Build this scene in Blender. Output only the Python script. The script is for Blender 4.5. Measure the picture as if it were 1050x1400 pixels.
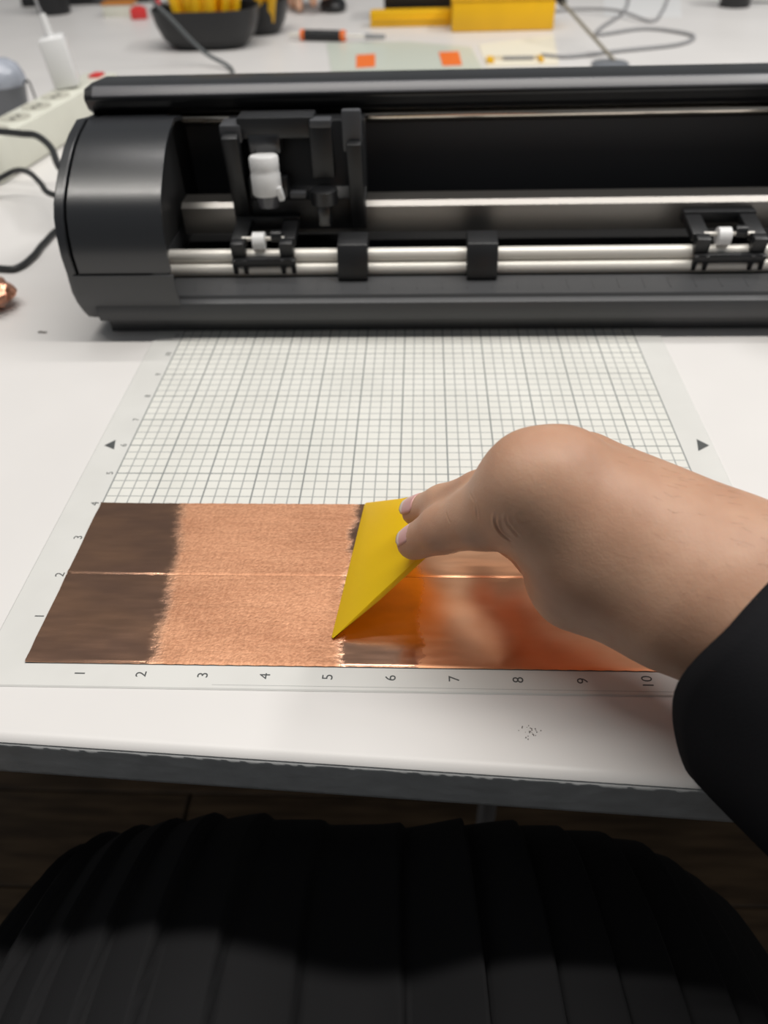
import bpy, bmesh, math, random
import numpy as np
from mathutils import Vector, Matrix

for o in list(bpy.data.objects):
    bpy.data.objects.remove(o)
SC = bpy.context.scene
COL = SC.collection
random.seed(7)
INCH = 0.0254
R = math.radians

# ------------------------------------------------------------------ camera
cd = bpy.data.cameras.new('camera')
cam = bpy.data.objects.new('camera', cd)
COL.objects.link(cam)
cam.matrix_world = Matrix(((0.9989, -0.0056, 0.0455, 0.1628),
                           (0.0380, 0.6564, -0.7535, -0.1962),
                           (-0.0257, 0.7544, 0.6559, 0.2552),
                           (0, 0, 0, 1)))
cd.sensor_fit = 'VERTICAL'
cd.sensor_height = 36.0
cd.lens = 1062.2 / 1400 * 36.0
cd.clip_start = 0.01
cd.dof.use_dof = True
cd.dof.focus_distance = 0.32
cd.dof.aperture_fstop = 8.5
SC.camera = cam

# ------------------------------------------------------------------ world, lamps, exposure
w = bpy.data.worlds.new('room_light')
SC.world = w
w.use_nodes = True
bg = w.node_tree.nodes['Background']
bg.inputs['Color'].default_value = (0.93, 0.97, 1.0, 1)
bg.inputs['Strength'].default_value = 0.16


def area(name, loc, sx, sy, power, col=(1, 0.96, 0.9), rot=(0, 0, 0)):
    l = bpy.data.lights.new(name, 'AREA')
    l.shape = 'RECTANGLE'
    l.size, l.size_y, l.energy, l.color = sx, sy, power, col
    o = bpy.data.objects.new(name, l)
    o.location, o.rotation_euler = loc, rot
    COL.objects.link(o)
    return o


area('ceiling_tube_near', (0.30, 0.24, 1.9), 2.8, 0.07, 33)
area('ceiling_tube_right', (1.7, 0.8, 1.9), 0.2, 1.0, 23, (1, 0.99, 0.97))
area('ceiling_tube_far', (0.2, 1.05, 2.0), 1.8, 0.08, 12, (1, 0.97, 0.94))
SC.view_settings.view_transform = 'Standard'
SC.view_settings.look = 'None'
SC.view_settings.exposure = 0.0
SC.view_settings.gamma = 1.0
SC.view_settings.use_curve_mapping = False


# ------------------------------------------------------------------ materials
def mat(name, col, rough=0.5, metal=0.0, bump=0.0, scale=200.0, var=0.0, vscale=20.0, sss=0.0,
        trans=0.0, alpha=1.0, spec=0.5, coat=0.0):
    m = bpy.data.materials.new(name)
    m.use_nodes = True
    nt = m.node_tree
    b = nt.nodes['Principled BSDF']
    b.inputs['Base Color'].default_value = (*col, 1)
    b.inputs['Roughness'].default_value = rough
    b.inputs['Metallic'].default_value = metal
    b.inputs['Specular IOR Level'].default_value = spec
    b.inputs['Coat Weight'].default_value = coat
    if trans:
        b.inputs['Transmission Weight'].default_value = trans
    if alpha < 1:
        b.inputs['Alpha'].default_value = alpha
    if sss:
        b.inputs['Subsurface Weight'].default_value = sss
        b.inputs['Subsurface Radius'].default_value = (0.006, 0.0025, 0.0015)
        b.inputs['Subsurface Scale'].default_value = 1.0
    tc = nt.nodes.new('ShaderNodeTexCoord')
    if bump:
        n = nt.nodes.new('ShaderNodeTexNoise')
        n.inputs['Scale'].default_value = scale
        n.inputs['Detail'].default_value = 4
        nt.links.new(tc.outputs['Object'], n.inputs['Vector'])
        bp = nt.nodes.new('ShaderNodeBump')
        bp.inputs['Strength'].default_value = bump
        bp.inputs['Distance'].default_value = 0.001
        nt.links.new(n.outputs['Fac'], bp.inputs['Height'])
        nt.links.new(bp.outputs['Normal'], b.inputs['Normal'])
    if var:
        n2 = nt.nodes.new('ShaderNodeTexNoise')
        n2.inputs['Scale'].default_value = vscale
        n2.inputs['Detail'].default_value = 3
        nt.links.new(tc.outputs['Object'], n2.inputs['Vector'])
        r = nt.nodes.new('ShaderNodeValToRGB')
        r.color_ramp.elements[0].position = 0.3
        r.color_ramp.elements[1].position = 0.7
        r.color_ramp.elements[0].color = (*[c * (1 - var) for c in col], 1)
        r.color_ramp.elements[1].color = (*[min(1, c * (1 + var)) for c in col], 1)
        nt.links.new(n2.outputs['Fac'], r.inputs['Fac'])
        nt.links.new(r.outputs['Color'], b.inputs['Base Color'])
    return m


class NB:
    """tiny node-building helper"""
    def __init__(self, m):
        self.nt = m.node_tree
        self.b = self.nt.nodes['Principled BSDF']

    def n(self, t, **kw):
        x = self.nt.nodes.new(t)
        for k, v in kw.items():
            setattr(x, k, v)
        return x

    def link(self, a, b):
        self.nt.links.new(a, b)

    def math(self, op, a, b=None, c=None):
        x = self.n('ShaderNodeMath', operation=op)
        for i, v in enumerate((a, b, c)):
            if v is None:
                continue
            if isinstance(v, (int, float)):
                x.inputs[i].default_value = v
            else:
                self.link(v, x.inputs[i])
        return x.outputs[0]

    def step(self, v, lo, hi):
        x = self.n('ShaderNodeMapRange', interpolation_type='SMOOTHSTEP')
        self.link(v, x.inputs['Value'])
        x.inputs['From Min'].default_value = lo
        x.inputs['From Max'].default_value = hi
        return x.outputs['Result']

    def noise(self, vec, scale, detail=3, stretch=None):
        x = self.n('ShaderNodeTexNoise')
        x.inputs['Scale'].default_value = scale
        x.inputs['Detail'].default_value = detail
        if stretch:
            mp = self.n('ShaderNodeMapping')
            mp.inputs['Scale'].default_value = stretch
            self.link(vec, mp.inputs['Vector'])
            vec = mp.outputs['Vector']
        self.link(vec, x.inputs['Vector'])
        return x.outputs['Fac']

    def mixc(self, f, a, b):
        x = self.n('ShaderNodeMix', data_type='RGBA')
        if isinstance(f, (int, float)):
            x.inputs[0].default_value = f
        else:
            self.link(f, x.inputs[0])
        for k, v in ((6, a), (7, b)):
            if isinstance(v, tuple):
                x.inputs[k].default_value = (*v, 1)
            else:
                self.link(v, x.inputs[k])
        return x.outputs[2]


M = {}
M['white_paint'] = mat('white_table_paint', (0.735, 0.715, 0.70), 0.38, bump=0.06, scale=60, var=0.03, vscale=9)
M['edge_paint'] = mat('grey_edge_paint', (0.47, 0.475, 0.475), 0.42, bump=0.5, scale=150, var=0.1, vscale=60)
M['black'] = mat('black_plastic', (0.011, 0.0115, 0.013), 0.40, bump=0.08, scale=900)
M['black_gloss'] = mat('satin_black_plastic', (0.012, 0.0125, 0.014), 0.3)
M['charcoal'] = mat('charcoal_plastic', (0.016, 0.0172, 0.020), 0.28, bump=0.03, scale=900, spec=0.8)
M['matte_black'] = mat('matte_black', (0.020, 0.020, 0.021), 0.6)
M['lower_grey'] = mat('grey_black_plastic', (0.052, 0.053, 0.056), 0.42, bump=0.08, scale=900)  # lighter grey than the charcoal covers
M['grey_plastic'] = mat('grey_plastic', (0.06, 0.062, 0.068), 0.4)
M['steel'] = mat('brushed_steel', (0.82, 0.79, 0.73), 0.45, metal=0.35, bump=0.05, scale=500)
M['dark_steel'] = mat('dark_steel', (0.22, 0.21, 0.20), 0.34, metal=0.8)
M['chrome'] = mat('polished_rail', (0.75, 0.68, 0.6), 0.12, metal=1.0)
M['white'] = mat('white_plastic', (0.80, 0.80, 0.80), 0.35)
M['ivory'] = mat('ivory_plastic', (0.72, 0.72, 0.63), 0.45, var=0.04)
M['socket'] = mat('socket_recess', (0.50, 0.49, 0.42), 0.6)
M['hole'] = mat('dark_hole', (0.02, 0.02, 0.02), 0.8)
M['red'] = mat('red_plastic', (0.65, 0.04, 0.04), 0.4)
M['yellow'] = mat('yellow_plastic', (0.86, 0.48, 0.006), 0.4, var=0.05)
M['squeegee'] = mat('yellow_squeegee', (0.98, 0.74, 0.012), 0.36, bump=0.05, scale=300)
_q = NB(M['squeegee'])
_t = _q.n('ShaderNodeBsdfTranslucent')
_t.inputs['Color'].default_value = (1.0, 0.66, 0.03, 1)
_m = _q.n('ShaderNodeMixShader')
_m.inputs[0].default_value = 0.36
_o = _q.nt.nodes['Material Output']
_q.link(_q.b.outputs[0], _m.inputs[1])
_q.link(_t.outputs[0], _m.inputs[2])
_q.link(_m.outputs[0], _o.inputs['Surface'])
M['orange'] = mat('orange_plastic', (0.85, 0.17, 0.02), 0.5)
M['amber'] = mat('amber_plastic', (0.55, 0.2, 0.02), 0.5)
M['rubber'] = mat('black_rubber', (0.02, 0.02, 0.02), 0.55)
M['grey_cable'] = mat('grey_cable', (0.30, 0.30, 0.31), 0.5)
M['dark_cable'] = mat('dark_grey_cable', (0.09, 0.10, 0.105), 0.5)
M['cable_black'] = mat('black_cable', (0.022, 0.023, 0.024), 0.4)
M['cream'] = mat('cream_paper', (0.80, 0.74, 0.60), 0.7)
M['pale_green'] = mat('pale_green_sheet', (0.62, 0.66, 0.58), 0.3)
M['clear_grey'] = mat('translucent_grey', (0.42, 0.45, 0.52), 0.2, var=0.15, vscale=60)
M['smoke_grey'] = mat('smoky_grey_plastic', (0.17, 0.18, 0.20), 0.3)
M['clear_tip'] = mat('smoked_tip', (0.10, 0.10, 0.11), 0.1)
M['tan'] = mat('tan_wood', (0.5, 0.32, 0.16), 0.6)
M['skirt'] = mat('black_pleated_cloth', (0.0165, 0.0165, 0.018), 0.85, bump=0.15, scale=1500, spec=0.2)
M['knit'] = mat('black_sweater_cloth', (0.011, 0.011, 0.013), 0.9, bump=0.2, scale=1800, spec=0.15)
M['nail'] = mat('pink_nail', (0.66, 0.36, 0.34), 0.28)
M['nail_tip'] = mat('pale_nail_tip', (0.72, 0.60, 0.52), 0.3)
M['print'] = mat('dark_print', (0.07, 0.075, 0.075), 0.6)
M['faint_line'] = mat('faint_seam', (0.45, 0.45, 0.44), 0.5)
M['highlight_grey'] = mat('painted_highlight', (0.13, 0.13, 0.14), 0.33)  # highlight of the lid edge as a plain grey
M['rod'] = mat('dull_rod_metal', (0.32, 0.29, 0.23), 0.45, metal=0.3)
M['hair'] = mat('fine_brown_hair', (0.24, 0.14, 0.10), 0.6)
M['panel_black'] = mat('grey_black_panel', (0.065, 0.065, 0.07), 0.6)  # lighter black than the other interior parts
M['print_grey'] = mat('faint_print', (0.16, 0.165, 0.18), 0.6)
M['scrap'] = mat('copper_scrap', (0.72, 0.36, 0.24), 0.32, metal=0.9, bump=0.5, scale=180)
M['fibre'] = mat('dark_fibre', (0.16, 0.14, 0.13), 0.8)


def skin_mat():
    m = mat('skin', (0.50, 0.28, 0.19), 0.48, sss=0.0, spec=0.35)
    q = NB(m)
    tc = q.n('ShaderNodeTexCoord').outputs['Object']
    a = q.noise(tc, 35, 4)
    c = q.mixc(q.step(a, 0.35, 0.65), (0.49, 0.275, 0.18), (0.56, 0.335, 0.225))
    q.link(c, q.b.inputs['Base Color'])
    v = q.n('ShaderNodeTexVoronoi')
    v.inputs['Scale'].default_value = 1300
    q.link(tc, v.inputs['Vector'])
    f = q.noise(tc, 500, 4, (1, 0.35, 1))
    hgt = q.math('ADD', q.math('MULTIPLY', v.outputs['Distance'], 0.35), f)
    bp = q.n('ShaderNodeBump')
    bp.inputs['Strength'].default_value = 0.22
    bp.inputs['Distance'].default_value = 0.0005
    q.link(hgt, bp.inputs['Height'])
    q.link(bp.outputs['Normal'], q.b.inputs['Normal'])
    q.b.inputs['Subsurface Weight'].default_value = 0.25
    q.b.inputs['Subsurface Radius'].default_value = (0.004, 0.0016, 0.0009)
    q.b.inputs['Subsurface Scale'].default_value = 1.0
    return m


M['skin'] = skin_mat()


def mat_sheet():
    m = mat('gridded_cutting_mat', (0.70, 0.71, 0.68), 0.42)
    q = NB(m)
    tc = q.n('ShaderNodeTexCoord').outputs['Object']
    s = q.n('ShaderNodeSeparateXYZ')
    q.link(tc, s.inputs[0])
    x = q.math('DIVIDE', s.outputs[0], INCH)
    y = q.math('DIVIDE', s.outputs[1], INCH)

    def lines(v, per, wid):
        u = q.math('MULTIPLY', v, per)
        fr = q.math('FRACT', q.math('ADD', u, 0.5))
        d = q.math('ABSOLUTE', q.math('SUBTRACT', fr, 0.5))
        return q.math('LESS_THAN', d, wid * per / 2)
    ins = q.math('MULTIPLY',
                 q.math('MULTIPLY', q.math('GREATER_THAN', x, -0.012), q.math('LESS_THAN', x, 12.012)),
                 q.math('MULTIPLY', q.math('GREATER_THAN', y, -0.012), q.math('LESS_THAN', y, 12.012)))
    minor = q.math('MULTIPLY', q.math('MAXIMUM', lines(x, 4, 0.024), lines(y, 4, 0.024)), ins)
    major = q.math('MULTIPLY', q.math('MAXIMUM', lines(x, 1, 0.030), lines(y, 1, 0.030)), ins)
    nz = q.noise(tc, 25, 3)
    margin = q.mixc(q.step(nz, 0.3, 0.7), (0.655, 0.65, 0.625), (0.695, 0.69, 0.665))
    gridc = q.mixc(q.step(nz, 0.3, 0.7), (0.71, 0.705, 0.66), (0.76, 0.755, 0.71))
    c = q.mixc(ins, margin, gridc)
    c = q.mixc(minor, c, (0.33, 0.34, 0.335))
    c = q.mixc(major, c, (0.20, 0.215, 0.215))
    q.link(c, q.b.inputs['Base Color'])
    return m


M['mat'] = mat_sheet()


def copper_mat():
    m = mat('copper_foil', (0.85, 0.42, 0.22), 0.3, metal=1.0)
    q = NB(m)
    tc = q.n('ShaderNodeTexCoord').outputs['Object']
    s = q.n('ShaderNodeSeparateXYZ')
    q.link(tc, s.inputs[0])
    xin = q.math('DIVIDE', s.outputs[0], INCH)
    wob = q.math('MULTIPLY', q.math('SUBTRACT', q.noise(tc, 55, 6), 0.5), 0.45)
    wob2 = q.math('MULTIPLY', q.math('SUBTRACT', q.noise(tc, 240, 5, (1, 1.6, 1)), 0.5), 0.20)
    slant = q.math('MULTIPLY', q.math('DIVIDE', s.outputs[1], INCH), 0.115)
    x = q.math('ADD', xin, q.math('ADD', wob, wob2))
    xs = q.math('ADD', x, slant)
    rubbed = q.math('SUBTRACT', q.step(xs, 1.94, 2.34), q.step(x, 5.0, 5.25))
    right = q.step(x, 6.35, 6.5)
    fine = q.noise(tc, 900, 3)
    weave = q.noise(tc, 220, 4, (0.25, 1.6, 1))
    weave2 = q.noise(tc, 220, 4, (1.6, 0.2, 1))
    rough = q.math('ADD', 0.16, q.math('MULTIPLY', rubbed, 0.46))
    rough = q.math('ADD', rough, q.math('MULTIPLY', right, 0.15))
    rough = q.math('ADD', rough, q.math('MULTIPLY', q.math('SUBTRACT', weave, 0.5), 0.12))
    q.link(rough, q.b.inputs['Roughness'])
    refl_tone = q.step(q.noise(tc, 28, 6, (0.7, 1.6, 1)), 0.35, 0.65)  # uneven reflections in the foil, put into its colour as noise
    grain = q.step(q.noise(tc, 700, 3), 0.3, 0.7)
    c1 = q.mixc(refl_tone, (0.62, 0.36, 0.25), (0.82, 0.46, 0.29))
    c2 = q.mixc(q.math('ADD', q.math('MULTIPLY', grain, 0.6), q.math('MULTIPLY', refl_tone, 0.4)), (0.50, 0.25, 0.145), (0.72, 0.40, 0.245))
    c1 = q.mixc(right, c1, q.mixc(refl_tone, (0.86, 0.42, 0.23), (0.93, 0.52, 0.31)))  # same foil, brighter orange base imitating the warm reflection under the hand
    c = q.mixc(rubbed, c1, c2)
    q.link(c, q.b.inputs['Base Color'])
    big = q.noise(tc, 30, 3)
    hgt = q.math('ADD', q.math('MULTIPLY', q.math('ADD', q.math('ADD', fine, weave), weave2),
                               q.math('ADD', 0.05, q.math('MULTIPLY', rubbed, 0.9))),
                 q.math('MULTIPLY', big, 0.5))
    bp = q.n('ShaderNodeBump')
    bp.inputs['Strength'].default_value = 0.35
    bp.inputs['Distance'].default_value = 0.0006
    q.link(hgt, bp.inputs['Height'])
    q.link(bp.outputs['Normal'], q.b.inputs['Normal'])
    return m


M['copper'] = copper_mat()


def wood_mat():
    m = mat('brown_floor_wood', (0.16, 0.10, 0.055), 0.45)
    q = NB(m)
    tc = q.n('ShaderNodeTexCoord').outputs['Object']
    g = q.noise(tc, 9, 6, (1.0, 9.0, 1.0))
    c = q.mixc(q.step(g, 0.3, 0.7), (0.07, 0.045, 0.026), (0.17, 0.11, 0.06))
    q.link(c, q.b.inputs['Base Color'])
    return m


M['wood'] = wood_mat()


# ------------------------------------------------------------------ builders
def world_off(o):
    v = Vector((0, 0, 0))
    while o is not None:
        v += o.location
        o = o.parent
    return v


def link_mesh(name, me, parent, m, smooth=False):
    o = bpy.data.objects.new(name, me)
    COL.objects.link(o)
    if m:
        me.materials.append(m)
    if parent is not None:
        off = world_off(parent)
        me.transform(Matrix.Translation(-off))
        o.parent = parent
    if smooth:
        for p in me.polygons:
            p.use_smooth = True
    return o


def pyobj(name, V, F, m, parent=None, smooth=False):
    me = bpy.data.meshes.new(name)
    me.from_pydata([tuple(map(float, v)) for v in V], [], [tuple(int(i) for i in f) for f in F])
    me.validate()
    bm = bmesh.new()
    bm.from_mesh(me)
    bmesh.ops.recalc_face_normals(bm, faces=bm.faces)
    bm.to_mesh(me)
    bm.free()
    return link_mesh(name, me, parent, m, smooth)


def bmobj(name, bm, m, parent=None, smooth=False):
    me = bpy.data.meshes.new(name)
    bmesh.ops.recalc_face_normals(bm, faces=bm.faces)
    bm.to_mesh(me)
    bm.free()
    return link_mesh(name, me, parent, m, smooth)


def autosmooth(o, ang=35):
    me = o.data
    bm = bmesh.new()
    bm.from_mesh(me)
    for f in bm.faces:
        f.smooth = True
    for e in bm.edges:
        if len(e.link_faces) == 2 and e.calc_face_angle(0) > R(ang):
            e.smooth = False
    bm.to_mesh(me)
    bm.free()
    return o


def add_box(bm, c, s, rot=None, bev=0.0, seg=2):
    r = bmesh.ops.create_cube(bm, size=1.0)
    vs = r['verts']
    for v in vs:
        v.co = Vector((v.co.x * s[0], v.co.y * s[1], v.co.z * s[2]))
    if bev:
        es = list({e for v in vs for e in v.link_edges})
        rr = bmesh.ops.bevel(bm, geom=es, offset=bev, segments=seg, affect='EDGES', profile=0.5)
        vs = list({v for f in rr['faces'] for v in f.verts} | {v for v in vs if v.is_valid})
    mt = Matrix.Translation(Vector(c)) @ (rot if rot else Matrix.Identity(4))
    for v in vs:
        v.co = mt @ v.co
    return vs


def box(name, c, s, m, parent=None, rot=None, bev=0.0008):
    bm = bmesh.new()
    add_box(bm, c, s, rot, bev)
    return autosmooth(bmobj(name, bm, m, parent))


def cyl_v(p0, p1, r0, r1=None, n=24, cap=True):
    """verts, faces of a tapered cylinder between two points"""
    if r1 is None:
        r1 = r0
    p0, p1 = Vector(p0), Vector(p1)
    d = (p1 - p0).normalized()
    a = d.orthogonal().normalized()
    b = d.cross(a)
    V, F = [], []
    for p, r in ((p0, r0), (p1, r1)):
        for i in range(n):
            t = 2 * math.pi * i / n
            V.append(p + a * (r * math.cos(t)) + b * (r * math.sin(t)))
    for i in range(n):
        F.append((i, (i + 1) % n, n + (i + 1) % n, n + i))
    if cap:
        F.append(tuple(range(n))[::-1])
        F.append(tuple(range(n, 2 * n)))
    return V, F


def cyl(name, p0, p1, r0, m, parent=None, r1=None, n=24):
    V, F = cyl_v(p0, p1, r0, r1, n)
    return autosmooth(pyobj(name, V, F, m, parent))


def lathe(name, prof, loc, m, parent=None, axis=(0, 0, 1), n=36):
    """prof: (radius, height) list revolved about axis through loc"""
    ax = Vector(axis).normalized()
    a = ax.orthogonal().normalized()
    b = ax.cross(a)
    V, F = [], []
    for r, h in prof:
        for i in range(n):
            t = 2 * math.pi * i / n
            V.append(Vector(loc) + ax * h + a * (max(r, 1e-5) * math.cos(t)) + b * (max(r, 1e-5) * math.sin(t)))
    k = len(prof)
    for j in range(k - 1):
        for i in range(n):
            F.append((j * n + i, j * n + (i + 1) % n, (j + 1) * n + (i + 1) % n, (j + 1) * n + i))
    F.append(tuple(range(n))[::-1])
    F.append(tuple((k - 1) * n + i for i in range(n)))
    return autosmooth(pyobj(name, V, F, m, parent), 40)


def catmull(P, k=8):
    P = [Vector(p) for p in P]
    Q = [P[0] * 2 - P[1]] + P + [P[-1] * 2 - P[-2]]
    out = []
    for i in range(1, len(Q) - 2):
        for j in range(k):
            t = j / k
            p0, p1, p2, p3 = Q[i - 1:i + 3]
            out.append(0.5 * ((2 * p1) + (p2 - p0) * t + (2 * p0 - 5 * p1 + 4 * p2 - p3) * t * t
                              + (3 * p1 - p0 - 3 * p2 + p3) * t ** 3))
    out.append(P[-1])
    return out


def tube_v(P, r, n=10, k=8):
    pts = catmull(P, k)
    V, F = [], []
    prev = None
    for i, p in enumerate(pts):
        d = (pts[min(i + 1, len(pts) - 1)] - pts[max(i - 1, 0)]).normalized()
        a = d.orthogonal().normalized() if prev is None else (prev - d * prev.dot(d)).normalized()
        prev = a
        b = d.cross(a)
        for j in range(n):
            t = 2 * math.pi * j / n
            V.append(p + a * (r * math.cos(t)) + b * (r * math.sin(t)))
    for i in range(len(pts) - 1):
        for j in range(n):
            F.append((i * n + j, i * n + (j + 1) % n, (i + 1) * n + (j + 1) % n, (i + 1) * n + j))
    F.append(tuple(range(n))[::-1])
    F.append(tuple((len(pts) - 1) * n + j for j in range(n)))
    return V, F


def tube(name, P, r, m, parent=None, n=10, k=8):
    V, F = tube_v(P, r, n, k)
    return autosmooth(pyobj(name, V, F, m, parent), 60)


def merge(*vf):
    V, F = [], []
    for v, f in vf:
        o = len(V)
        V += list(v)
        F += [tuple(i + o for i in t) for t in f]
    return V, F


def prism(name, prof, x0, x1, m, parent=None, bev=0.0, ang=35):
    """profile in (y, z) extruded along x"""
    n = len(prof)
    V = [(x0, y, z) for y, z in prof] + [(x1, y, z) for y, z in prof]
    F = [(i, (i + 1) % n, n + (i + 1) % n, n + i) for i in range(n)]
    F += [tuple(range(n))[::-1], tuple(range(n, 2 * n))]
    o = pyobj(name, V, F, m, parent)
    if bev:
        bm = bmesh.new()
        bm.from_mesh(o.data)
        es = [e for e in bm.edges if e.calc_face_angle(0) > R(30)]
        bmesh.ops.bevel(bm, geom=es, offset=bev, segments=2, affect='EDGES', profile=0.5)
        bm.to_mesh(o.data)
        bm.free()
    return autosmooth(o, ang)


def slab(name, poly, z0, z1, m, parent=None, bev=0.0):
    """polygon in (x, y) extruded in z"""
    n = len(poly)
    V = [(x, y, z0) for x, y in poly] + [(x, y, z1) for x, y in poly]
    F = [(i, (i + 1) % n, n + (i + 1) % n, n + i) for i in range(n)]
    F += [tuple(range(n))[::-1], tuple(range(n, 2 * n))]
    o = pyobj(name, V, F, m, parent)
    if bev:
        bm = bmesh.new()
        bm.from_mesh(o.data)
        bmesh.ops.bevel(bm, geom=list(bm.edges), offset=bev, segments=2, affect='EDGES', profile=0.5)
        bm.to_mesh(o.data)
        bm.free()
    return autosmooth(o)


def tag(o, label, cat, group=None):
    o['label'] = label
    o['category'] = cat
    if group:
        o['group'] = group
    return o


def thing(name, loc, label, cat, group=None):
    o = bpy.data.objects.new(name, None)
    o.empty_display_size = 0.02
    o.location = loc
    COL.objects.link(o)
    return tag(o, label, cat, group)


def copy_tree(o, parent=None):
    c = o.copy()
    COL.objects.link(c)
    if parent is not None:
        c.parent = parent
    for ch in list(o.children):
        copy_tree(ch, c)
    return c


# signed-distance modelling: smooth unions turned into ONE mesh by surface nets
def smin(a, b, k):
    h = np.clip(0.5 + 0.5 * (b - a) / k, 0, 1)
    return b * (1 - h) + a * h - k * h * (1 - h)


def cone_sdf(X, a, b, ra, rb):
    a, b = np.array(a, float), np.array(b, float)
    ba = b - a
    h = np.clip(((X - a) @ ba) / (ba @ ba), 0, 1)
    d = np.linalg.norm(X - a - h[..., None] * ba, axis=-1)
    return d - (ra + (rb - ra) * h)


def ell_sdf(X, c, rad, Rm=None):
    p = X - np.array(c, float)
    if Rm is not None:
        p = p @ Rm
    rad = np.array(rad, float)
    k0 = np.linalg.norm(p / rad, axis=-1)
    k1 = np.linalg.norm(p / rad ** 2, axis=-1)
    return k0 * (k0 - 1) / np.maximum(k1, 1e-9)


def grid_pts(lo, hi, h):
    ax = [np.arange(lo[i], hi[i] + h, h) for i in range(3)]
    return np.stack(np.meshgrid(*ax, indexing='ij'), -1)


def surface_nets(Fv, lo, h):
    n = np.array(Fv.shape)
    ins = Fv < 0
    c = [(i, j, k) for i in (0, 1) for j in (0, 1) for k in (0, 1)]
    sl = lambda A, o: A[o[0]:n[0] - 1 + o[0], o[1]:n[1] - 1 + o[1], o[2]:n[2] - 1 + o[2]]
    S = [sl(ins, o) for o in c]
    cnt = sum(s.astype(np.int8) for s in S)
    act = (cnt > 0) & (cnt < 8)
    idx = -np.ones(act.shape, int)
    cells = np.argwhere(act)
    idx[act] = np.arange(len(cells))
    vals = [sl(Fv, o)[act] for o in c]
    pos = np.zeros((len(cells), 3))
    num = np.zeros(len(cells))
    for i in range(8):
        for j in range(i + 1, 8):
            d = np.array(c[j]) - np.array(c[i])
            if np.abs(d).sum() != 1:
                continue
            cr = (vals[i] < 0) != (vals[j] < 0)
            t = np.where(cr, vals[i] / np.where(cr, vals[i] - vals[j], 1), 0)
            pos += np.where(cr[:, None], np.array(c[i]) + t[:, None] * d, 0)
            num += cr
    V = np.array(lo) + h * (cells + pos / num[:, None])
    F = []
    for ax in range(3):
        u, v = [a for a in range(3) if a != ax]
        o1 = [slice(None)] * 3
        o2 = [slice(None)] * 3
        o1[ax] = slice(0, n[ax] - 1)
        o2[ax] = slice(1, n[ax])
        ch = ins[tuple(o1)] != ins[tuple(o2)]
        E = np.argwhere(ch)
        E = E[(E[:, u] > 0) & (E[:, v] > 0) & (E[:, u] < n[u] - 1) & (E[:, v] < n[v] - 1)]
        q = []
        for du, dv in ((1, 1), (0, 1), (0, 0), (1, 0)):
            e = E.copy()
            e[:, u] -= du
            e[:, v] -= dv
            q.append(idx[e[:, 0], e[:, 1], e[:, 2]])
        F.append(np.stack(q, 1))
    return V, np.concatenate(F)


def sdf_obj(name, f, lo, hi, h, m, parent, smooth_it=2):
    X = grid_pts(lo, hi, h)
    V, F = surface_nets(f(X), lo, h)
    o = pyobj(name, V, F, m, parent, smooth=True)
    if smooth_it:
        bm = bmesh.new()
        bm.from_mesh(o.data)
        for _ in range(smooth_it):
            bmesh.ops.smooth_vert(bm, verts=bm.verts, factor=0.5, use_axis_x=True, use_axis_y=True, use_axis_z=True)
        bm.to_mesh(o.data)
        bm.free()
        for p in o.data.polygons:
            p.use_smooth = True
    return o


def grid_sheet(name, nu, nv, fn, m, parent, thick=0.0, closed_u=False):
    V = [fn(i / (nu - (0 if closed_u else 1)), j / (nv - 1)) for j in range(nv) for i in range(nu)]
    F = []
    for j in range(nv - 1):
        for i in range(nu if closed_u else nu - 1):
            a, b = j * nu + i, j * nu + (i + 1) % nu
            F.append((a, b, b + nu, a + nu))
    o = pyobj(name, V, F, m, parent, smooth=True)
    if thick:
        md = o.modifiers.new('cloth_thickness', 'SOLIDIFY')
        md.thickness = thick
        md.offset = -1
    return o


# ------------------------------------------------------------------ structure: floor of planks
FLOOR_Z = -0.74
floor = box('floor', (0.2, 0.3, FLOOR_Z - 0.03), (5.0, 5.0, 0.03), M['hole'])
floor['kind'] = 'structure'
pl = None
for i in range(28):
    y = -1.3 + i * 0.132
    for j in range(3):
        x0 = -1.9 + 1.75 * j - 0.5 * (i % 3)
        x1 = x0 + 1.745
        bm = bmesh.new()
        add_box(bm, ((x0 + x1) / 2, y, FLOOR_Z - 0.0075), (x1 - x0, 0.130, 0.015), None, 0.0015, 1)
        o = bmobj('plank', bm, M['wood'], floor)

# ------------------------------------------------------------------ table
EA = -0.0510       # slope of the front edge
def edge_y(x):
    return -0.0370 + EA * x


table = thing('work_table', (0.2, 0.9, FLOOR_Z), 'white painted work table with a grey painted front edge, under the black machine', 'table')
X0, X1, Y1, TH = -1.0, 1.5, 2.25, 0.026


def tabletop():
    nx = 60
    prof = [(0.0020, -0.0035), (0.0012, -0.0018), (0.0026, -0.0004), (0.006, 0.0), (0.02, 0.0)]
    V, F = [], []
    for i in range(nx):
        x = X0 + (X1 - X0) * i / (nx - 1)
        for dy, z in prof:
            V.append((x, edge_y(x) + dy, z))
        V.append((x, Y1, 0.0))
        V.append((x, Y1, -TH))
        V.append((x, edge_y(x) + 0.004, -TH))
    k = len(prof) + 3
    for i in range(nx - 1):
        for j in range(k):
            a, b = i * k + j, i * k + (j + 1) % k
            F.append((a, b, b + k, a + k))
    F.append(tuple(range(k)))
    F.append(tuple((nx - 1) * k + j for j in range(k)))
    return pyobj('tabletop', V, F, M['white_paint'], table)


autosmooth(tabletop(), 50)


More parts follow.
